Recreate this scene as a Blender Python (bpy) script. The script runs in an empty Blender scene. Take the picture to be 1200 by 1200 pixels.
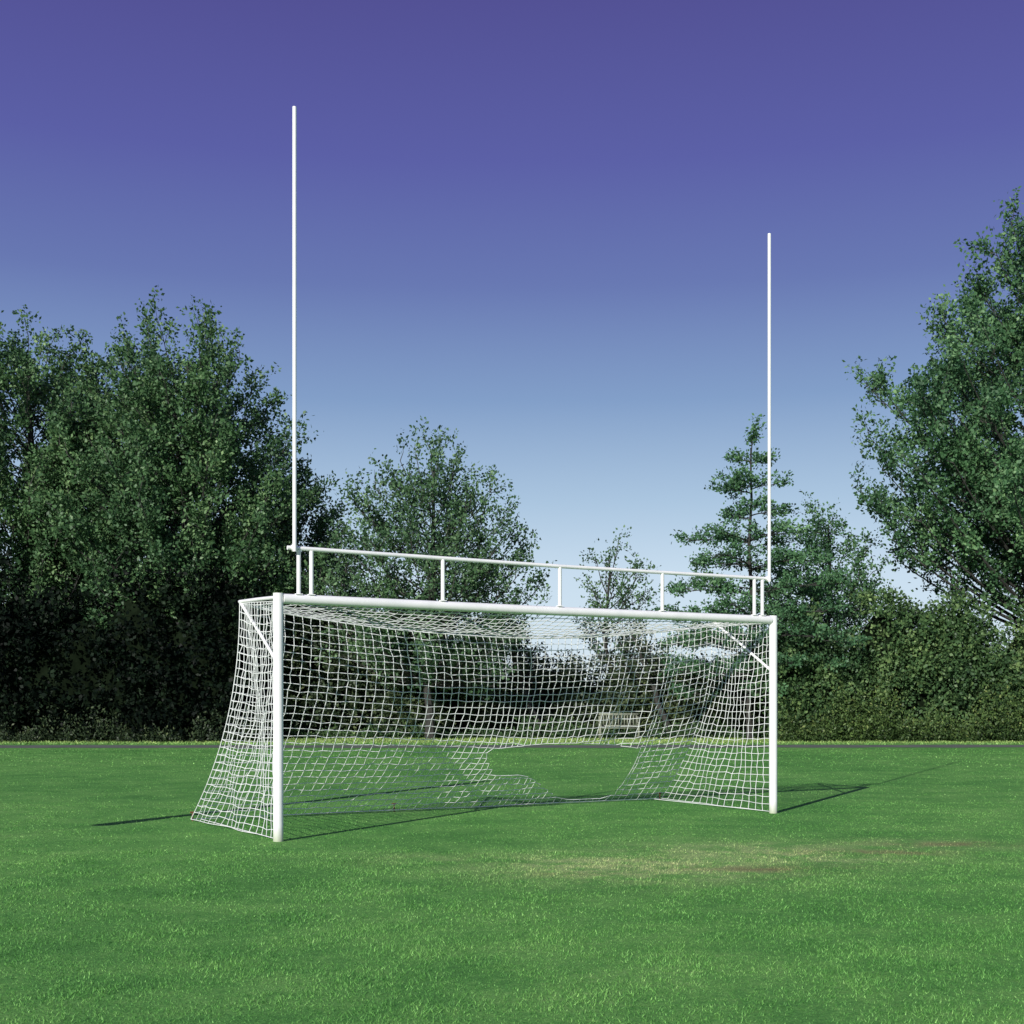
import bpy, math, random
import numpy as np
from mathutils import Vector
rng = np.random.default_rng(7)
random.seed(7)
S = bpy.context.scene
COL = S.collection

# ------------------------------------------------------------------ helpers
def link(o):
    COL.objects.link(o); return o
def empty(name, loc, label=None, cat=None, group=None):
    o = bpy.data.objects.new(name, None); o.location = loc; o.empty_display_size = .3
    link(o)
    if label: o["label"] = label
    if cat: o["category"] = cat
    if group: o["group"] = group
    return o
def norm(v):
    return v/np.maximum(np.linalg.norm(v, axis=-1, keepdims=True), 1e-9)
def mesh_np(name, V, F, mat, origin=(0,0,0), smooth=False, tint=None):
    """V (n,3) float world coords, F (m,k) int, all faces k-sided"""
    V = np.asarray(V, dtype=np.float32) - np.asarray(origin, dtype=np.float32)
    F = np.asarray(F, dtype=np.int32)
    me = bpy.data.meshes.new(name)
    k = F.shape[1]
    me.vertices.add(len(V)); me.vertices.foreach_set("co", V.ravel())
    me.loops.add(F.size); me.loops.foreach_set("vertex_index", F.ravel())
    me.polygons.add(len(F))
    me.polygons.foreach_set("loop_start", np.arange(0, F.size, k, dtype=np.int32))
    me.polygons.foreach_set("loop_total", np.full(len(F), k, dtype=np.int32))
    if smooth: me.polygons.foreach_set("use_smooth", np.ones(len(F), dtype=bool))
    me.update(calc_edges=True)
    if tint is not None:
        a = me.attributes.new("tint", 'FLOAT', 'FACE'); a.data.foreach_set("value", np.asarray(tint, dtype=np.float32))
    me.materials.append(mat)
    o = bpy.data.objects.new(name, me); o.location = origin
    return link(o)
def child(o, p):
    o.parent = p
    o.matrix_parent_inverse.identity()
    o.location = Vector(o.location) - p.location
    return o
class Geo:
    """accumulates quads"""
    def __init__(s): s.V=[]; s.F=[]; s.n=0
    def add(s, V, F):
        s.V.append(np.asarray(V,float)); s.F.append(np.asarray(F,int)+s.n); s.n+=len(V)
    def tube(s, pts, rad, k=12, caps=True):
        pts=np.asarray(pts,float); n=len(pts); rad=np.broadcast_to(rad,(n,))
        t=np.gradient(pts,axis=0); t=norm(t)
        ref=np.array([0,0,1.]) if abs(t[0][2])<.9 else np.array([1.,0,0])
        a=norm(np.cross(t,ref)); b=np.cross(t,a)
        ang=np.arange(k)*2*math.pi/k
        ring=pts[:,None]+rad[:,None,None]*(np.cos(ang)[None,:,None]*a[:,None]+np.sin(ang)[None,:,None]*b[:,None])
        V=ring.reshape(-1,3)
        i=np.arange(n-1)[:,None]*k; j=np.arange(k)[None]; j2=(j+1)%k
        F=np.stack([i+j,i+j2,i+k+j2,i+k+j],-1).reshape(-1,4)
        s.add(V,F)
        if caps:
            for e,o in ((0,0),(n-1,(n-1)*k)):
                c=pts[e]
                VV=np.vstack([ring[e],c[None]])
                FF=[[k,q,(q+1)%k,(q+2)%k] for q in range(0,k,2)]
                s.add(VV,FF)
    def box(s, c, ux, uy, uz, sx, sy, sz):
        c=np.asarray(c,float); ux,uy,uz=[np.asarray(q,float) for q in (ux,uy,uz)]
        V=[c+ux*sx/2*i+uy*sy/2*j+uz*sz/2*k for k in(-1,1) for j in(-1,1) for i in(-1,1)]
        s.add(V,[[0,2,3,1],[4,5,7,6],[0,1,5,4],[2,6,7,3],[0,4,6,2],[1,3,7,5]])
    def obj(s,name,mat,origin=(0,0,0),smooth=True):
        o=mesh_np(name,np.vstack(s.V),np.vstack(s.F),mat,origin,smooth)
        if smooth:
            try:
                o.data.set_sharp_from_angle(angle=math.radians(40))
            except Exception: pass
        return o

# ------------------------------------------------------------------ materials
def new_mat(name):
    m=bpy.data.materials.new(name); m.use_nodes=True
    nt=m.node_tree; b=nt.nodes["Principled BSDF"]
    return m,nt,b
def ramp(nt, stops, interp='LINEAR'):
    r=nt.nodes.new("ShaderNodeValToRGB"); e=r.color_ramp.elements
    r.color_ramp.interpolation=interp
    while len(e)<len(stops): e.new(.5)
    for i,(p,c) in enumerate(stops):
        e[i].position=p; e[i].color=(*c,1)
    return r
def noise(nt, scale, detail=4, rough=.55, coord=None, out="Object"):
    if coord is None:
        coord=nt.nodes.new("ShaderNodeTexCoord").outputs[out]
    n=nt.nodes.new("ShaderNodeTexNoise"); n.inputs["Scale"].default_value=scale
    n.inputs["Detail"].default_value=detail; n.inputs["Roughness"].default_value=rough
    nt.links.new(coord,n.inputs["Vector"]); return n
def mixc(nt, fac, a, b, mode='MIX'):
    m=nt.nodes.new("ShaderNodeMix"); m.data_type='RGBA'; m.blend_type=mode
    for s,v in ((m.inputs[0],fac),(m.inputs[6],a),(m.inputs[7],b)):
        if hasattr(v,'links') : nt.links.new(v,s)
        elif isinstance(v,(tuple,list)): s.default_value=(*v,1)
        else: s.default_value=v
    return m.outputs[2]

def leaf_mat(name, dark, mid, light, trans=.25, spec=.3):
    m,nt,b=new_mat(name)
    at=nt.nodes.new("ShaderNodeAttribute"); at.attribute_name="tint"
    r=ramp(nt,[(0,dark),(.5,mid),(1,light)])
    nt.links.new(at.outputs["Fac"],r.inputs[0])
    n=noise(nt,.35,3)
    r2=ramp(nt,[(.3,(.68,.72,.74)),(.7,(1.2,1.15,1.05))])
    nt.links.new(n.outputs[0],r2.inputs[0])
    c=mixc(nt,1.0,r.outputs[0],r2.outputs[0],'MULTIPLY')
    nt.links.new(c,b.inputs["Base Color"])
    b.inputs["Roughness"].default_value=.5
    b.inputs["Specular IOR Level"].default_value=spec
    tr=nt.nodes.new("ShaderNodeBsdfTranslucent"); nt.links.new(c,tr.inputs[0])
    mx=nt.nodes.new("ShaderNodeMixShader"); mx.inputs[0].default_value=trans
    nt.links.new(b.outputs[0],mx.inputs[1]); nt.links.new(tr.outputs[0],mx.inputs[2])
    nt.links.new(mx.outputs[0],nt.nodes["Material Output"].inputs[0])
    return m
M_leaf  = leaf_mat("broad_leaves",(.028,.072,.032),(.080,.172,.070),(.24,.37,.17),.22)
M_leaf2 = leaf_mat("airy_leaves",(.040,.095,.045),(.092,.185,.085),(.22,.35,.18))
M_leafr = leaf_mat("bright_leaves",(.034,.090,.042),(.088,.200,.088),(.24,.40,.19))
M_leafc = leaf_mat("layered_leaves",(.045,.115,.055),(.098,.225,.105),(.20,.36,.17))
M_dark  = leaf_mat("painted_shade_leaves",(.002,.004,.003),(.005,.010,.007),(.018,.036,.018),.1,.08)  # shade under the tall trees is put into this near-black leaf colour
M_hedge = leaf_mat("hedge_leaves",(.026,.060,.026),(.080,.160,.062),(.23,.34,.13))
M_hedgem = leaf_mat("brown_hedge_leaves",(.022,.040,.020),(.058,.092,.044),(.16,.20,.09))
M_weed  = leaf_mat("weed_leaves",(.035,.07,.022),(.12,.20,.06),(.36,.40,.14))

m,nt,b=new_mat("bark"); M_bark=m
n=noise(nt,6,5); r=ramp(nt,[(.3,(.016,.016,.014)),(.7,(.05,.05,.044))]); nt.links.new(n.outputs[0],r.inputs[0])
nt.links.new(r.outputs[0],b.inputs["Base Color"]); b.inputs["Roughness"].default_value=.9
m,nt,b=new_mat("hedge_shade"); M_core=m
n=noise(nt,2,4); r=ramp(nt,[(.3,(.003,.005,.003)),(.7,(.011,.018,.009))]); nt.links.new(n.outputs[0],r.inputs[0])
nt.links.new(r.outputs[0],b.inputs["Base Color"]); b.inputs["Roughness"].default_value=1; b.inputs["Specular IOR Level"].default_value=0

m,nt,b=new_mat("white_painted_metal"); M_white=m
n=noise(nt,3.5,5,.6); r=ramp(nt,[(.3,(.76,.77,.76)),(.6,(.85,.85,.84))]); nt.links.new(n.outputs[0],r.inputs[0])
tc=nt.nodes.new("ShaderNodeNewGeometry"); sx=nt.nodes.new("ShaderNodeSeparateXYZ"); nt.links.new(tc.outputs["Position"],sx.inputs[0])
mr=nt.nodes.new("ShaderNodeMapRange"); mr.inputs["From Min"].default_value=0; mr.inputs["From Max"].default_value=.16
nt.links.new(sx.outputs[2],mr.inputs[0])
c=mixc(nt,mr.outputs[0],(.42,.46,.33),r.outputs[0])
nt.links.new(c,b.inputs["Base Color"]); b.inputs["Roughness"].default_value=.38
m,nt,b=new_mat("net_cord"); M_net=m
n=noise(nt,9,3); r=ramp(nt,[(.3,(.68,.70,.69)),(.7,(.85,.86,.85))]); nt.links.new(n.outputs[0],r.inputs[0])
nt.links.new(r.outputs[0],b.inputs["Base Color"]); b.inputs["Roughness"].default_value=.85
m,nt,b=new_mat("bench_wood"); M_bench=m
n=noise(nt,12,5); r=ramp(nt,[(.3,(.16,.175,.13)),(.7,(.26,.28,.21))]); nt.links.new(n.outputs[0],r.inputs[0])
nt.links.new(r.outputs[0],b.inputs["Base Color"]); b.inputs["Roughness"].default_value=.7
m,nt,b=new_mat("rusty_steel"); M_rust=m
n=noise(nt,30,4); r=ramp(nt,[(.3,(.10,.035,.015)),(.7,(.22,.09,.04))]); nt.links.new(n.outputs[0],r.inputs[0])
nt.links.new(r.outputs[0],b.inputs["Base Color"]); b.inputs["Roughness"].default_value=.8

def math_(nt,op,a,b_,c_=None):
    n=nt.nodes.new("ShaderNodeMath"); n.operation=op
    for i,v in enumerate((a,b_,c_)):
        if v is None: continue
        if hasattr(v,'links'): nt.links.new(v,n.inputs[i])
        else: n.inputs[i].default_value=v
    return n.outputs[0]
def grass_color(nt, pos):
    big=noise(nt,.22,4,.6,pos); med=noise(nt,1.3,6,.74,pos); fine=noise(nt,18,6,.78,pos)
    r1=ramp(nt,[(.37,(.068,.215,.050)),(.47,(.122,.350,.078)),(.56,(.200,.460,.112)),(.68,(.35,.56,.20))])
    s=math_(nt,'MULTIPLY',big.outputs[0],.28)
    s=math_(nt,'MULTIPLY_ADD',med.outputs[0],.34,s)
    s=math_(nt,'MULTIPLY_ADD',fine.outputs[0],.40,s)
    nt.links.new(s,r1.inputs[0])
    col=r1.outputs[0]
    wn=noise(nt,2.1,7,.78,pos)
    sp=nt.nodes.new("ShaderNodeSeparateXYZ"); nt.links.new(pos,sp.inputs[0])
    mr=nt.nodes.new("ShaderNodeMapRange"); mr.inputs["From Min"].default_value=.42; mr.inputs["From Max"].default_value=.56
    nt.links.new(wn.outputs[0],mr.inputs[0])
    def patch(lst):
        tot=None
        for (cx,cy,rx,ry,st) in lst:
            dx=math_(nt,'MULTIPLY',math_(nt,'SUBTRACT',sp.outputs[0],cx),1/rx)
            dy=math_(nt,'MULTIPLY',math_(nt,'SUBTRACT',sp.outputs[1],cy),1/ry)
            d2=math_(nt,'ADD',math_(nt,'MULTIPLY',dx,dx),math_(nt,'MULTIPLY',dy,dy))
            e=math_(nt,'MULTIPLY',math_(nt,'EXPONENT',math_(nt,'MULTIPLY',d2,-1.0),0),st)
            tot=e if tot is None else math_(nt,'MAXIMUM',tot,e)
        return math_(nt,'MULTIPLY',tot,math_(nt,'MULTIPLY_ADD',mr.outputs[0],.85,.15))
    c1=mixc(nt,patch([(1.1,10.9,1.3,.95,1.0),(2.4,11.8,1.4,.9,.85),(-.4,11.4,1.2,.5,.35),(3.9,12.6,1.0,.5,.5)]),col,(.52,.62,.27))
    c2=mixc(nt,patch([(2.1,10.7,.6,.2,.9),(3.4,11.9,.6,.25,.9),(.5,10.4,.35,.12,.4),(4.4,12.6,.7,.2,.8)]),c1,(.27,.26,.12))
    vg=nt.nodes.new("ShaderNodeMapRange"); vg.inputs["From Min"].default_value=43.2; vg.inputs["From Max"].default_value=45.5
    nt.links.new(sp.outputs[1],vg.inputs[0])
    return mixc(nt,math_(nt,'MULTIPLY',vg.outputs[0],.6),c2,(.40,.48,.17))
m,nt,b=new_mat("lawn"); M_ground=m
g=nt.nodes.new("ShaderNodeNewGeometry")
c=grass_color(nt,g.outputs["Position"])
fn=noise(nt,60,4,.7,g.outputs["Position"])
r=ramp(nt,[(.3,(.45,.45,.43)),(.65,(1.0,1.0,1.0))]); nt.links.new(fn.outputs[0],r.inputs[0])
c2=mixc(nt,1.0,c,r.outputs[0],'MULTIPLY')
nt.links.new(c2,b.inputs["Base Color"]); b.inputs["Roughness"].default_value=.9; b.inputs["Specular IOR Level"].default_value=.1
bp=nt.nodes.new("ShaderNodeBump"); bp.inputs["Strength"].default_value=.5; bp.inputs["Distance"].default_value=.02
nt.links.new(fn.outputs[0],bp.inputs["Height"]); nt.links.new(bp.outputs[0],b.inputs["Normal"])
m,nt,b=new_mat("grass_blades"); M_blade=m
g=nt.nodes.new("ShaderNodeNewGeometry")
c=grass_color(nt,g.outputs["Position"])
at=nt.nodes.new("ShaderNodeAttribute"); at.attribute_name="tint"
r=ramp(nt,[(0,(.36,.48,.45)),(.55,(1.0,1.0,.95)),(1,(2.2,1.8,2.1))]); nt.links.new(at.outputs["Fac"],r.inputs[0])
c2=mixc(nt,1.0,c,r.outputs[0],'MULTIPLY')
nt.links.new(c2,b.inputs["Base Color"]); b.inputs["Roughness"].default_value=.55; b.inputs["Specular IOR Level"].default_value=.25
tr=nt.nodes.new("ShaderNodeBsdfTranslucent"); nt.links.new(c2,tr.inputs[0])
mx=nt.nodes.new("ShaderNodeMixShader"); mx.inputs[0].default_value=.28
nt.links.new(b.outputs[0],mx.inputs[1]); nt.links.new(tr.outputs[0],mx.inputs[2]); nt.links.new(mx.outputs[0],nt.nodes["Material Output"].inputs[0])
m,nt,b=new_mat("asphalt"); M_asph=m
n=noise(nt,1.2,6,.7); r=ramp(nt,[(.35,(.07,.085,.075)),(.65,(.13,.145,.12))]); nt.links.new(n.outputs[0],r.inputs[0])
nt.links.new(r.outputs[0],b.inputs["Base Color"]); b.inputs["Roughness"].default_value=.95

# ------------------------------------------------------------------ ground, path, grass
gx=np.linspace(-300,300,61); gy=np.linspace(-60,540,61)
X,Y=np.meshgrid(gx,gy); V=np.stack([X,Y,np.zeros_like(X)],-1).reshape(-1,3)
i,j=np.meshgrid(np.arange(60),np.arange(60)); q=(j*61+i).ravel()
F=np.stack([q,q+1,q+62,q+61],-1)
o=mesh_np("ground",V,F,M_ground); o["kind"]="structure"; o["label"]="wide mown green grass playing field"
def path_y(x): return 41.6+.25*np.sin(x*.07)+.0006*x*x
xs=np.linspace(-90,90,361); w=1.3
V=[];F=[]
for k,x in enumerate(xs):
    wob=.16*math.sin(x*1.7)+.12*math.sin(x*3.9); wob2=.16*math.sin(x*1.3+1)+.14*math.sin(x*4.7)
    V+= [(x,path_y(x)-w+wob,.004),(x,path_y(x)+w+wob2,.004)]
    if k: F.append((2*k-2,2*k,2*k+1,2*k-1))
o=mesh_np("path",np.array(V),np.array(F),M_asph); o["kind"]="structure"; o["label"]="narrow grey asphalt path along the field edge"

def blades(zones):
    Vs=[];Fs=[];T=[];n0=0
    for (y0,y1,dens,h,wd) in zones:
        wmax=lambda y: .40*y+1.8
        area=(y1-y0)*2*wmax(y1); N=int(area*dens)
        y=rng.uniform(y0,y1,N); x=rng.uniform(-wmax(y1),wmax(y1),N)
        keep=(np.abs(x)<wmax(y))&(np.abs(y-path_y(x))>1.2)
        x=x[keep];y=y[keep];N=len(x)
        ang=rng.uniform(0,2*math.pi,N); lean=rng.uniform(.3,1.1,N)
        patch=.75+.3*np.sin(x*5.1+1.3*np.sin(y*3.7))*np.sin(y*4.3+np.sin(x*2.9))
        hh=h*rng.uniform(.5,1.25,N)*patch
        la=rng.uniform(0,2*math.pi,N)
        P=np.stack([x,y,np.full(N,-.003)],-1)
        side=np.stack([np.cos(ang),np.sin(ang),np.zeros(N)],-1)*(wd*rng.uniform(.6,1.3,N))[:,None]/2
        tip=P+np.stack([np.cos(la)*lean*hh,np.sin(la)*lean*hh,hh*(1.1-.35*lean)],-1)
        Vb=np.stack([P-side,P+side,tip],1).reshape(-1,3)
        Fb=np.arange(3*N).reshape(-1,3)+n0; n0+=3*N
        Vs.append(Vb);Fs.append(Fb);T.append(np.clip(rng.normal(.45,.27,N),0,1))
    return np.vstack(Vs),np.vstack(Fs),np.concatenate(T)
V,F,T=blades([(4.6,8,4600,.025,.0055),(8,12,2400,.024,.008),(12,18,900,.018,.012),(18,28,200,.018,.02),(28,39.5,60,.03,.03),(43.5,52,90,.10,.05)])
o=mesh_np("grass",V,F,M_blade,tint=T); o["kind"]="stuff"; o["label"]="short mown grass blades of the playing field"

# ------------------------------------------------------------------ foliage tools
def leaf_quads(P,D,size,aspect=.32):
    N=len(P); D=norm(D); side=norm(np.cross(D,rng.normal(size=(N,3))))
    s=size[:,None]
    up=norm(np.cross(D,side))*s*.08
    V=np.stack([P,P+D*s*.5+side*s*aspect+up,P+D*s,P+D*s*.5-side*s*aspect+up],1).reshape(-1,3)
    return V,np.arange(4*N).reshape(-1,4)

def tree(name,base,h,prof,limbs=28,sec=9,spr=7,lps=13,leaf=.2,mode='broad',mat=None,trunk_r=.28,label="",
         seclen=.24,crown_lo=.3,inner=.45,spread=.16,seed=1,cat="tree",asym=None,upw=.55,secabs=None,gaps=0,sprl=1.0,lean=(0,0)):
    global rng
    rng=np.random.default_rng(seed)
    base=np.array([base[0],base[1],0.])
    root=empty(name,tuple(base),label,cat)
    ph=np.array([p[0] for p in prof])*h; pr=np.array([p[1] for p in prof])
    R=lambda z: np.interp(z,ph,pr)
    tb=Geo()
    nt_=12; tz=np.linspace(0,h*.93,nt_)
    wob=np.cumsum(rng.normal(0,.07,(nt_,2)),0); wob[0]=0
    wob=wob+np.outer(tz,lean)
    tp=np.stack([base[0]+wob[:,0],base[1]+wob[:,1],tz],-1)
    trr=trunk_r*(1-tz/h)**.8+.02; trr[0]*=1.35
    tp[0,2]=-.05
    tb.tube(tp,trr,8,False)
    tat=lambda z: np.array([np.interp(z,tz,tp[:,0]),np.interp(z,tz,tp[:,1]),z])
    SP=[];SD=[];SL=[];ST=[]
    zs=np.linspace(ph[0],ph[-1],200); wgt=R(zs)+.25; cdf=np.cumsum(wgt)/wgt.sum()
    tiers=np.linspace(ph[0],ph[-1]*.97,11)
    for k in range(limbs):
        z1=np.interp((k+rng.uniform(.1,.9))/limbs,cdf,zs)
        if mode!='broad': z1=.3*z1+.7*tiers[np.argmin(np.abs(tiers-z1))]
        th=k*2.39996+rng.normal(0,.25)
        rf=rng.uniform(inner,1)**.6 if mode=='broad' else rng.uniform(.72,1.15)
        rr=R(z1)*rf*rng.uniform(.9,1.04)
        if gaps: rr*=1-gaps*max(0,math.sin(th*3+z1*.9)*math.sin(z1*1.3+th))
        if asym: rr*=1+asym[0]*math.cos(th-asym[1])
        e=np.array([base[0]+lean[0]*z1+math.cos(th)*rr,base[1]+lean[1]*z1+math.sin(th)*rr,z1])
        if mode=='broad':
            z0=max(h*crown_lo*.6,min(z1-rr*.75,z1*.8)); z0=max(z0,1.6)
        else:
            z0=z1-rr*rng.uniform(.0,.15)
        s=tat(min(z0,h*.9))
        mid=(s+e)/2; 
        if mode=='broad': mid=mid+np.array([math.cos(th),math.sin(th),0])*rr*.12-np.array([0,0,(z1-z0)*.08])
        else: mid[2]+=.10*rr
        t=np.linspace(0,1,7)[:,None]
        C=(1-t)**2*s+2*t*(1-t)*mid+t*t*e
        r0=max(.03,trunk_r*.28*(1-z0/h))
        tb.tube(C,np.linspace(r0,.014,7),5,False)
        ltint=rng.normal(0,.09)
        ns=max(3,int(sec*(.5+.6*rr/pr.max())))
        for m_ in range(ns):
            tt=rng.uniform(.30 if mode=='broad' else .12,1.0) if m_ else 1.0
            c0=(1-tt)**2*s+2*tt*(1-tt)*mid+tt*tt*e
            outd=norm(e-s)
            if mode=='broad':
                d=norm(outd*.55+np.array([0,0,upw])+rng.normal(0,.55,3))
                Ls=(secabs or h*seclen*.35)*rng.uniform(.5,1.15)*(1.1-.3*tt)
            else:
                lat=np.cross(outd,[0,0,1.]); d=norm(outd*.7+lat*rng.choice([-1,1])*rng.uniform(.3,1)+np.array([0,0,rng.uniform(-.1,.4)]))
                Ls=rr*.36*rng.uniform(.5,1.1)*(1.25-.6*tt)+.15
            c1=c0+d*Ls
            tb.tube(np.array([c0,(c0+c1)/2+rng.normal(0,.04,3),c1]),[.02,.013,.006],3,False)
            q=rng.uniform(.15,1.0,spr); q[0]=1
            pts=c0+(c1-c0)*q[:,None]
            if mode=='broad': dd=norm(d*.7+np.array([0,0,.42])+rng.normal(0,.5,(spr,3))); sl=rng.uniform(.35,.95,spr)*(h/16)**.5*sprl
            else: dd=norm(d*.8+rng.normal(0,.4,(spr,3))*np.array([1,1,.6])+np.array([0,0,.1])); sl=rng.uniform(.25,.6,spr)
            SP.append(pts);SD.append(dd);SL.append(sl);ST.append(np.full(spr,ltint+rng.normal(0,.1)))
    SP=np.vstack(SP);SD=np.vstack(SD);SL=np.concatenate(SL);ST=np.concatenate(ST)
    n=len(SP)
    u=rng.uniform(0,1.05,(n,lps))
    P=SP[:,None]+SD[:,None]*(SL[:,None]*u)[...,None]
    P=P+rng.normal(0,1,P.shape)*(spread*(1.15-.75*np.clip(u,0,1)))[...,None]
    D=SD[:,None]*.6+rng.normal(0,.7,P.shape)
    T=.42+ST[:,None]+rng.normal(0,.17,u.shape)
    P=P.reshape(-1,3);D=D.reshape(-1,3);T=np.clip(T.ravel(),0,1)
    keep=P[:,2]>.1; P=P[keep];D=D[keep];T=T[keep]
    V,F=leaf_quads(P,D,leaf*rng.uniform(.6,1.25,len(P)))
    cr=mesh_np("crown",V,F,mat,tuple(base),tint=T); child(cr,root)
    tk=tb.obj("trunk",M_bark,tuple(base)); child(tk,root)
    return root

B=[(.22,2.6),(.34,4.4),(.5,5.0),(.66,4.7),(.8,3.8),(.92,2.2),(1,.6)]
def sc(p,f): return [(a,b*f) for a,b in p]
tree("broadleaf_tree",(-21.0,55),17.2,sc([(.22,2.6),(.34,4.4),(.5,5.1),(.66,5.1),(.8,4.5),(.92,3.1),(1,1.4)],1.12),135,10,8,12,.17,mat=M_leaf,trunk_r=.34,seed=11,gaps=.2,sprl=.75,label="tall dense dark green broadleaf tree behind the field")
tree("broadleaf_tree",(-13.2,52),16.5,[(.20,3.2),(.34,5.2),(.48,5.6),(.62,5.2),(.78,4.3),(.9,3.0),(1,1.2)],145,10,8,12,.165,mat=M_leaf,trunk_r=.33,seed=12,gaps=.22,sprl=.75,label="tall dense broadleaf tree with rounded crown beside hedge")
tree("broadleaf_tree",(-17.4,57.5),17.2,sc(B,1.05),100,9,8,11,.18,mat=M_leaf,trunk_r=.3,seed=13,sprl=.8,label="tall dark green tree crowded between two others")
tree("broadleaf_tree",(-28.5,57),17.5,sc(B,1.05),50,9,8,12,.2,mat=M_leaf,trunk_r=.34,seed=14,label="tall dense dark green broadleaf tree behind the field")
tree("broadleaf_tree",(-9.5,55.5),12.0,[(.22,2.4),(.45,3.1),(.65,2.8),(.85,1.8),(1,.4)],60,8,7,12,.165,mat=M_leaf,trunk_r=.2,seed=15,label="shorter bushy green tree at the edge of taller trees")
tree("broadleaf_tree",(-3.2,50),11.4,[(.18,3.0),(.34,4.4),(.52,4.7),(.66,4.2),(.80,3.1),(.92,1.8),(1,.6)],135,8,6,9,.145,mat=M_leaf2,trunk_r=.15,seed=66,spread=.12,upw=.8,inner=.3,label="medium bushy tree with upswept branches behind the goal")
tree("young_tree",(4.35,54),8.2,[(.3,.6),(.55,1.6),(.8,1.5),(1,.3)],24,6,5,6,.14,mat=M_leaf2,trunk_r=.08,seed=17,spread=.1,upw=.8,label="small young tree with sparse thin foliage")
tree("young_tree",(1.2,52.3),4.9,[(.45,.4),(.7,1.1),(1,.3)],12,5,5,6,.13,mat=M_hedgem,trunk_r=.13,seed=37,spread=.1,upw=.8,lean=(-.28,0),label="small leaning tree with a dark slanted trunk by the hedge")
tree("young_tree",(6.4,52.3),4.6,[(.45,.4),(.7,1.1),(1,.3)],12,5,5,6,.13,mat=M_hedgem,trunk_r=.13,seed=38,spread=.1,upw=.8,lean=(-.34,0),label="small leaning tree with a dark slanted trunk by the hedge")
tree("layered_tree",(9.2,49.5),12.2,[(.14,2.9),(.30,3.6),(.45,3.0),(.65,2.0),(.85,.95),(1,.12)],58,10,7,9,.135,mode='con',mat=M_leafc,trunk_r=.09,seed=48,spread=.10,label="slender pointed tree with layered horizontal branches")
tree("broadleaf_tree",(13.2,54),9.6,[(.15,2.6),(.4,3.3),(.65,2.8),(.85,1.6),(1,.4)],60,8,6,11,.15,mat=M_leafr,trunk_r=.15,seed=19,spread=.14,label="small loose green tree rising from the hedge")
tree("broadleaf_tree",(22.1,51.5),20.6,[(.37,7.2),(.44,9.0),(.52,9.2),(.61,8.9),(.70,8.2),(.80,6.6),(.91,4.6),(1,2.2)],170,12,8,12,.17,mat=M_leafr,trunk_r=.4,seed=50,gaps=.36,secabs=1.25,sprl=.75,inner=.35,label="very large broad green tree with a rounded full crown")
tree("broadleaf_tree",(33,56),16.5,sc(B,1.0),40,9,7,12,.2,mat=M_leafr,trunk_r=.3,seed=21,label="large green tree next to a bigger one")

def hedge(name,x0,x1,y,depth,hf,mat,lobes,cpl,leaf,label,seed,cat="hedge",lr=(.5,1.15)):
    """wild thicket: dark inner growth plus many leafy bush lobes over its front and top"""
    global rng
    rng=np.random.default_rng(seed)
    cx=(x0+x1)/2; root=empty(name,(cx,y,0),label,cat)
    nx=max(8,int((x1-x0)/.5)); nv=14
    xs=np.linspace(x0,x1,nx); 
    ph=rng.uniform(0,6,6)
    bump=lambda x,v: .35*np.sin(x*1.3+ph[0]+2*v)+.25*np.sin(x*2.9+ph[1]-3*v)+.15*np.sin(x*5.3+ph[2]+5*v)
    def surf(x,v,inset=0.):
        a=math.pi*v
        yy=-np.cos(a); zz=np.sin(a)
        yy=np.sign(yy)*np.abs(yy)**.6; zz=np.abs(zz)**.55
        d=depth/2*(1+.35*bump(x,v*3))-inset
        hh=hf(x)*(1+.06*bump(x*1.7,v))-inset
        return np.stack([x+0*v,y+yy*d,zz*hh],-1)
    Xg,Vg=np.meshgrid(xs,np.linspace(0,1,nv),indexing='ij')
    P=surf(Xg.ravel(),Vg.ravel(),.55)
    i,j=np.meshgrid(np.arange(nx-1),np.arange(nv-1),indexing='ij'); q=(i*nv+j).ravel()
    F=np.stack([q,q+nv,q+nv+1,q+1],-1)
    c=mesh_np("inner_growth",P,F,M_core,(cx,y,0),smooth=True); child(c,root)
    lx=rng.uniform(x0,x1,lobes); zu=rng.uniform(0.02,1,lobes)
    lv=np.arcsin(zu**(1/.55))/np.pi
    tops=rng.uniform(0,1,lobes)<.28; lv=np.where(tops,rng.uniform(.28,.7,lobes),lv)
    r=rng.uniform(lr[0],lr[1],lobes)
    LC=surf(lx,lv,.55)+np.stack([0*lx,0*lx,np.where(tops,rng.uniform(-.1,.55,lobes)*r,0)],-1)
    ltint=rng.normal(0,.13,lobes)
    u=norm(rng.normal(size=(lobes,cpl,3))+np.array([0,-.75,.45]))
    C=LC[:,None]+u*(r[:,None]*rng.uniform(.75,1.08,(lobes,cpl)))[...,None]*np.array([1,1,.85])
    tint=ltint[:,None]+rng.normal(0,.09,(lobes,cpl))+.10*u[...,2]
    C=C.reshape(-1,3); out=norm(u.reshape(-1,3)+np.array([0,0,.35])+rng.normal(0,.35,(len(C),3))); tint=tint.ravel()
    k=22; t=rng.uniform(-.3,1,(len(C),k)); Ls=rng.uniform(.15,.6,len(C))
    Pp=C[:,None]+out[:,None]*(t*Ls[:,None])[...,None]+rng.normal(0,.12,(len(C),k,3))
    D=out[:,None]*.5+rng.normal(0,.7,Pp.shape)
    T=np.clip(.42+tint[:,None]+rng.normal(0,.15,(len(C),k)),0,1).ravel()
    Pp=Pp.reshape(-1,3); D=D.reshape(-1,3); Pp[:,2]=np.abs(Pp[:,2])+.02
    V,F=leaf_quads(Pp,D,leaf*rng.uniform(.6,1.25,len(Pp)),.36)
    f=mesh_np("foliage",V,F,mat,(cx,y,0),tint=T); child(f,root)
    return root
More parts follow.
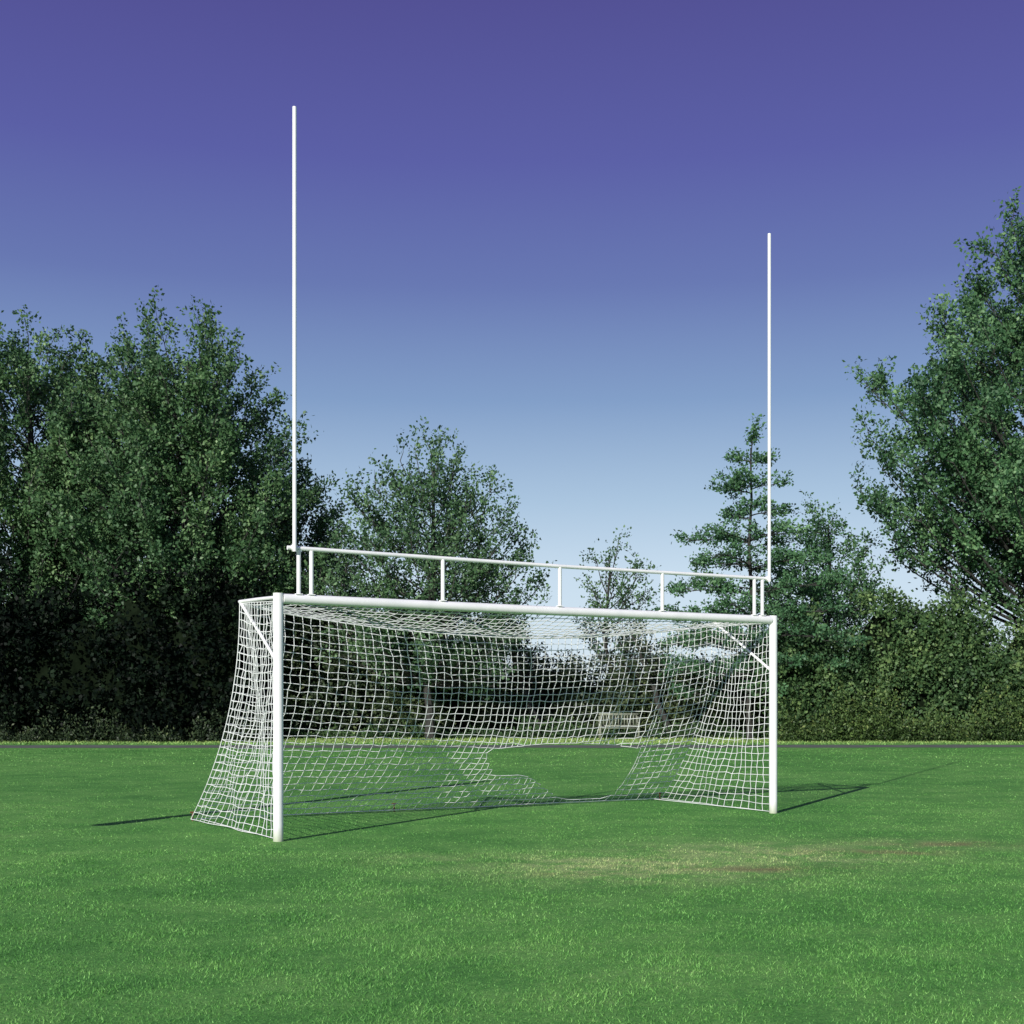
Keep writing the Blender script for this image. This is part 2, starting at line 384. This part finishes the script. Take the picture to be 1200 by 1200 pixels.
hedge("hedge",-34,-10.2,49.0,3.6,lambda x:5.5+.5*np.sin(x*.8)+.5*np.sin(x*2.1),M_dark,170,12,.19,"dark green undergrowth with shade painted into its leaves beneath tall trees",31,lr=(.6,1.3))
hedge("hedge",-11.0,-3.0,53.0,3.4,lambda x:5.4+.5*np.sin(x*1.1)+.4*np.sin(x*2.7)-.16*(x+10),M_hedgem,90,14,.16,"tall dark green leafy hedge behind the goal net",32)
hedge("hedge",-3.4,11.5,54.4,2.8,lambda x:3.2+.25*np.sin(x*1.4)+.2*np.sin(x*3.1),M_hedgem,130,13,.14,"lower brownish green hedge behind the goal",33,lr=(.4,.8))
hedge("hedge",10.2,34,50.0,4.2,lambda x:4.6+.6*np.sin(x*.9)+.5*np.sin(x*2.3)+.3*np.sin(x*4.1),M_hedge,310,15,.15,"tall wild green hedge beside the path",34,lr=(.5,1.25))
def weeds(x0,x1,y,n,hmax,seed,label,mat=M_weed):
    global rng
    rng=np.random.default_rng(seed)
    x=rng.uniform(x0,x1,n); yy=y+rng.uniform(-.7,.7,n); h=hmax*rng.uniform(.25,1,n)*(.65+.3*np.sin(x*1.1)+.2*np.sin(x*3.3))
    k=16; u=rng.uniform(.05,1,(n,k))
    P=np.stack([x,yy,np.zeros(n)],-1)[:,None]+np.stack([rng.normal(0,.12,(n,k)),rng.normal(0,.12,(n,k)),u*h[:,None]],-1)
    D=rng.normal(0,.6,P.shape)+np.array([0,0,.5])
    T=np.clip(.05+.4*u+rng.normal(0,.2,(n,k)),0,1).ravel()
    V,F=leaf_quads(P.reshape(-1,3),D.reshape(-1,3),.13*rng.uniform(.5,1.2,n*k),.25)
    o=mesh_np("tall_weeds",V,F,mat,tint=T); o["kind"]="stuff"; o["label"]=label
weeds(9.6,26,46.9,1300,2.6,41,"yellow green tall weeds along the hedge foot")
weeds(-32,-9,46.4,650,1.5,42,"low green weeds along the dark hedge foot",M_hedgem)
weeds(-9,10.5,51.2,600,1.0,43,"low green weeds along the hedge foot behind the goal",M_hedge)

# ------------------------------------------------------------------ goal
P0=np.array([-2.349,12.86,0.]); U=np.array([.8627,.5056,0.]); N_=np.array([-.5056,.8627,0.]); Z=np.array([0,0,1.]); L=6.547
W=lambda a,b,z: P0+U*a+N_*b+Z*z
goal=empty("football_goal",tuple(P0),"white metal goal with net, top rail and tall uprights on grass","goal")
O=tuple(P0)
def part(g,name,parent=goal,mat=M_white,org=None,smooth=True):
    org=O if org is None else tuple(org)
    o=g.obj(name,mat,org,smooth); 
    o.parent=parent
    pw=Vector(parent.location) if parent is goal else Vector(parent["_w"])
    o["_w"]=list(org)
    o.location=Vector(org)-pw
    return o
PR=.051
for a in (0,L):
    g=Geo(); g.tube([W(a,0,-.1),W(a,0,1.2),W(a,0,2.494)],PR,20); part(g,"goal_post",org=W(a,0,0))
g=Geo(); g.tube([W(PR-.002,0,2.44),W(L/2,0,2.435),W(L-PR+.002,0,2.44)],PR,20)
cb=part(g,"crossbar",org=W(L/2,0,2.44))
RZ=2.955; rb=-.02
g=Geo(); g.tube([W(.09,rb,RZ),W(L/2,rb,RZ-.012),W(L-.09,rb,RZ)],.022,12)
rail=part(g,"top_rail",org=W(L/2,0,RZ))
for a in (.21,.346,1.849,3.341,4.789,6.22,6.35):
    g=Geo(); g.tube([W(a,rb,2.485),W(a,rb,RZ-.018)],.022,12)
    g.box(W(a,rb,2.492),U,N_,Z,.07,.05,.008)
    part(g,"rail_strut",parent=rail,org=W(a,0,2.49))
for a,zt in ((.15,7.39),(6.43,7.28)):
    g=Geo(); g.tube([W(a,-.060,RZ-.04),W(a,-.060,5.2),W(a,-.060,zt)],.0205,14)
    pole=part(g,"upright_pole",org=W(a,-.05,RZ))
    g=Geo(); g.box(W(a,-.045,RZ+.0),U,N_,Z,.05,.052,.055)
    part(g,"pole_bracket",parent=pole,org=W(a,-.05,RZ),smooth=False)
for a in (0,L):
    g=Geo(); g.tube([W(a,.04,2.455),W(a,.6,2.475),W(a,1.2,2.49)],.019,10)
    g.tube([W(a,1.17,2.475),W(a,.6,2.15),W(a,.05,1.81)],.017,10)
    part(g,"net_support",org=W(a,0,2.4))
# net ------------------------------------------------------------
nrng=np.random.default_rng(5)
segs=[]
def sm(a): return np.sin(np.pi*np.clip(a/L,0,1))
def back(a,t):
    s=sm(a); ztop=2.47-.29*s**.8; btop=1.2-.14*s
    b=btop+(2.62-.12*a/L-btop+.0)*t**(2.2-.12*s)-.04*s*np.sin(np.pi*t)
    b=b+.045*np.sin(a*1.9+t*4)*s**2+.025*np.sin(a*4.3-t*5)*s**2
    fold=np.exp(-((a-5.7)/.6)**2)*np.sin(np.pi*t)       # gathered folds near the far post
    b=b-.09*fold*np.sin(a*9+t*2)
    z=ztop*(1-t)+.025*(t)-.04*fold
    aa=a+(-.12*(1-a/L)+.13*(a/L))*t**2 + .40*s*np.sin(np.pi*t*.9)*np.sin(a*.9-.4)*.6
    dr=np.exp(-((a-4.3)/1.4)**2)*np.exp(-((t-.56)/.12)**2)
    z=z-.09*dr
    return np.stack([aa,b,z],-1)
def toW(q): return P0+q[...,0:1]*U+q[...,1:2]*N_+q[...,2:3]*Z
nc=66; nr=29
CR=.0044
def smooth_(x,a,b):
    t=min(1,max(0,(x-a)/(b-a))); return t*t*(3-2*t)
# the opening as one smooth closed outline in (a, z)
def hole_f(a,z):
    top=.88-.10*((a-4.4)/1.3)**2
    lo=.46-.40*smooth_(a,3.9,5.15)
    lf=3.25+1.2*max(0,.88-z)**1.4
    rt=5.80-.9*(z-.35)**2
    return min(top-z, z-lo, (a-lf)*.8, (rt-a)*.8)
def grid(fn,nu,nv,hole=False,jit=.006):
    A,T=np.meshgrid(np.linspace(0,1,nu),np.linspace(0,1,nv),indexing='ij')
    q=fn(A,T); 
    j=nrng.normal(0,jit,q.shape); j[0]=0;j[-1]=0;j[:,0]=0;j[:,-1]=0
    q=q+j; q[...,2]=np.maximum(q[...,2],.012)
    pts={}
    if hole:   # pull rim knots onto the outline so the edge runs smoothly
        f=np.array([[hole_f(q[i,k,0],q[i,k,2]) for k in range(nv)] for i in range(nu)])
        q2=q.copy()
        for i in range(1,nu-1):
            for k in range(1,nv-1):
                if 0<f[i,k]<.055:
                    best=min(((i+1,k),(i-1,k),(i,k+1),(i,k-1)),key=lambda p:f[p])
                    if f[best]<=0:
                        w_=f[i,k]/(f[i,k]-f[best]+1e-6)
                        q2[i,k]=q[i,k]*(1-w_*.9)+q[best]*w_*.9; f[i,k]=0
        q=q2
    Wp=toW(q)
    E=[]
    for i in range(nu):
        for k in range(nv):
            for (di,dk) in ((1,0),(0,1)):
                if i+di<nu and k+dk<nv:
                    if not hole or (f[i,k]<=0 and f[i+di,k+dk]<=0): E.append(((i,k),(i+di,k+dk)))
    for _ in range(3):      # drop strands that hang by a single knot
        deg={}
        for a_,b_ in E: deg[a_]=deg.get(a_,0)+1; deg[b_]=deg.get(b_,0)+1
        E=[e for e in E if deg[e[0]]>1 and deg[e[1]]>1]
    for a_,b_ in E: segs.append((Wp[a_],Wp[b_],CR))
grid(lambda A,T:back(A*L,T),nc,nr,True)
def top(A,T):
    a=A*L; e=back(a,0*a); s=sm(a)
    return np.stack([a,.03+(e[...,1]-.03)*T,2.40+(e[...,2]-2.40)*T-.05*np.sin(np.pi*T)*(.3+.7*s)],-1)
grid(top,nc,11)
def side(a0):
    def f(A,T):
        e=back(np.full_like(A,a0),T)
        bb=.05+(e[...,1]-.05)*A
        sag=.08*np.sin(np.pi*A)*(np.sin(np.pi*T*.9))
        sg=1 if a0==0 else -1
        a=a0+(e[...,0]-a0)*A+sg*sag*.7+.03*np.sin(bb*6+T*5)*np.sin(np.pi*A)
        zf=2.42*(1-T)+.02*T
        z=zf+(e[...,2]-zf)*A-.06*np.sin(np.pi*A)*np.sin(np.pi*np.clip(1-T,0,1)*.5)*(T>0)
        return np.stack([a,bb,z],-1)
    return f
grid(side(0.),18,nr); grid(side(L),17,nr-2)
def rope(fn,n,r):
    p=toW(np.array([fn(t) for t in np.linspace(0,1,n)]))
    for i in range(n-1): segs.append((p[i],p[i+1],r))
rope(lambda t:back(np.array(t*L),np.array(0.)),66,.008)
rope(lambda t:back(np.array(t*L),np.array(1.)),66,.006)
for a0 in (0.,L):
    rope(lambda t:back(np.array(a0),np.array(t)),29,.006)
    rope(lambda t:np.array([a0,.05+(2.6-.05)*t,.02]),20,.005)
A=np.array([s[0] for s in segs]);Bq=np.array([s[1] for s in segs]);R_=np.array([s[2] for s in segs])
d=norm(Bq-A); ref=np.where(np.abs(d[:,2:3])<.8,np.array([[0,0,1.]]),np.array([[1.,0,0]]))
s1=norm(np.cross(d,ref)); s2=np.cross(d,s1)
Vn=[]
for e in (A,Bq):
    for k in range(4):
        an=k*math.pi/2; Vn.append(e+(s1*math.cos(an)+s2*math.sin(an))*R_[:,None])
Vn=np.stack(Vn,1).reshape(-1,3); base=np.arange(len(A))[:,None,None]*8
ff=np.array([[k,(k+1)%4,4+(k+1)%4,4+k] for k in range(4)])[None]
Fn=(base+ff).reshape(-1,4)
net=mesh_np("net",Vn,Fn,M_net,tuple(W(L/2,1,0)),smooth=True)
net.parent=goal; net.location=Vector(W(L/2,1,0))-goal.location
net["label"]="loose white square mesh net with large hole low at back"
for a,b in ((-.1,2.62),(2.5,2.6),(L+.1,2.5)):
    g=Geo(); g.tube([W(a,b,-.05),W(a,b,.07),W(a+.004,b,.11)],.009,8); g.tube([W(a-.03,b,.105),W(a+.03,b,.105)],.009,8)
    part(g,"net_peg",mat=M_rust,org=W(a,b,0))

# ------------------------------------------------------------------ bench
bx,by=4.15,49.6
bench=empty("park_bench",(bx,by,0),"pale wooden slatted park bench on grass by the hedge","bench")
ux=np.array([1,0,0.]);uy=np.array([0,1,0.]);
def bpart(g,name,org=(bx,by,0)):
    o=g.obj(name,M_bench,org,False); child(o,bench); return o
g=Geo()
for k in range(4): g.box((bx,by-.2+k*.125,.45),ux,uy,Z,1.55,.1,.03)
bpart(g,"seat")
g=Geo()
for z in (.52,.98): g.box((bx,by+.28,z),ux,uy,Z,1.55,.035,.08)
for k in range(13): g.box((bx-.7+k*1.4/12,by+.28,.75),ux,uy,Z,.05,.025,.376)
bpart(g,"backrest")
for sx_ in (-.74,.74):
    for yy,hh in ((-.24,.64),(.32,.9)):
        g=Geo(); g.box((bx+sx_,by+yy,hh/2),ux,uy,Z,.07,.07,hh); bpart(g,"leg",(bx+sx_,by+yy,0))
    g=Geo(); g.box((bx+sx_,by+.02,.66),ux,uy,Z,.075,.6,.035); bpart(g,"armrest",(bx+sx_,by,.64))

# ------------------------------------------------------------------ made-up shadow flag on a thin rod beside the goal (out of view, added only to throw a long shadow across the lawn)
lx,ly=-5.78,12.45
lp=empty("shadow_caster",(lx,ly,0),"added tall white shadow flag on a thin rod standing in grass","caster")
g=Geo(); g.tube([(lx,ly,-.1),(lx,ly,2.5),(lx,ly,5.3)],[.009,.009,.006],10); o=g.obj("caster_rod",M_white,(lx,ly,0)); child(o,lp)
g=Geo(); zz=np.linspace(1.05,5.2,24)
g.tube([(lx+.008*math.sin(z*7),ly+.008*math.cos(z*5),z) for z in zz],[.10+.015*math.sin(z*6)+.02*(z<1.3) for z in zz[:-1]]+[.03],12); o=g.obj("caster_sleeve",M_white,(lx,ly,0)); child(o,lp)

# ------------------------------------------------------------------ light
el=math.radians(23.5); hx,hy=.455,.89
d=Vector((hx*math.cos(el),hy*math.cos(el),-math.sin(el)))
sl=bpy.data.lights.new("sun","SUN"); sl.energy=5.0; sl.angle=math.radians(.5); sl.color=(1,.965,.9)
so=bpy.data.objects.new("sun",sl); so.rotation_euler=d.to_track_quat('-Z','Y').to_euler(); so.location=(-20,-40,30); link(so)
w=bpy.data.worlds.new("World"); S.world=w; w.use_nodes=True; nt=w.node_tree
bg=nt.nodes["Background"]
sky=nt.nodes.new("ShaderNodeTexSky"); sky.sky_type='NISHITA'; sky.sun_disc=False
sky.sun_elevation=el; sky.sun_rotation=math.atan2(-hx,-hy); sky.ozone_density=2.0; sky.dust_density=.6
tc=nt.nodes.new("ShaderNodeTexCoord"); sp=nt.nodes.new("ShaderNodeSeparateXYZ"); nt.links.new(tc.outputs["Generated"],sp.inputs[0])
def lin(c): return tuple((v/255/12.92 if v/255<=.04045 else ((v/255+.055)/1.055)**2.4) for v in c)
r=ramp(nt,[(0.0,lin((218,234,245))),(.10,lin((202,222,240))),(.155,lin((172,198,224))),(.23,lin((130,158,200))),(.31,lin((103,118,178))),(.39,lin((90,92,166))),(.50,lin((80,73,144))),(1.0,lin((56,56,122)))])
nt.links.new(sp.outputs[2],r.inputs[0])
nm=nt.nodes.new("ShaderNodeVectorMath"); nm.operation='SCALE'; nm.inputs[3].default_value=10.0
nt.links.new(r.outputs[0],nm.inputs[0])
c=mixc(nt,.92,sky.outputs[0],nm.outputs[0])
nt.links.new(c,bg.inputs[0]); bg.inputs[1].default_value=.1

# ------------------------------------------------------------------ camera
cam=bpy.data.cameras.new("camera"); cam.sensor_width=36; cam.lens=45; cam.shift_y=.1875; cam.clip_end=2000; cam.clip_start=.1
co=bpy.data.objects.new("camera",cam); co.location=(0,0,1.38); co.rotation_euler=(math.pi/2,0,0); link(co); S.camera=co
S.view_settings.view_transform='Standard'
try: S.view_settings.look='None'
except Exception: pass
S.view_settings.exposure=0
for o in bpy.data.objects:
    if "_w" in o: del o["_w"]
for o in bpy.data.objects:
    if o.parent is None and o.name.startswith("broadleaf_tree"): o["group"]="trees along the field edge"
    if o.parent is None and o.name.startswith("young_tree"): o["group"]="small trees by the hedge"
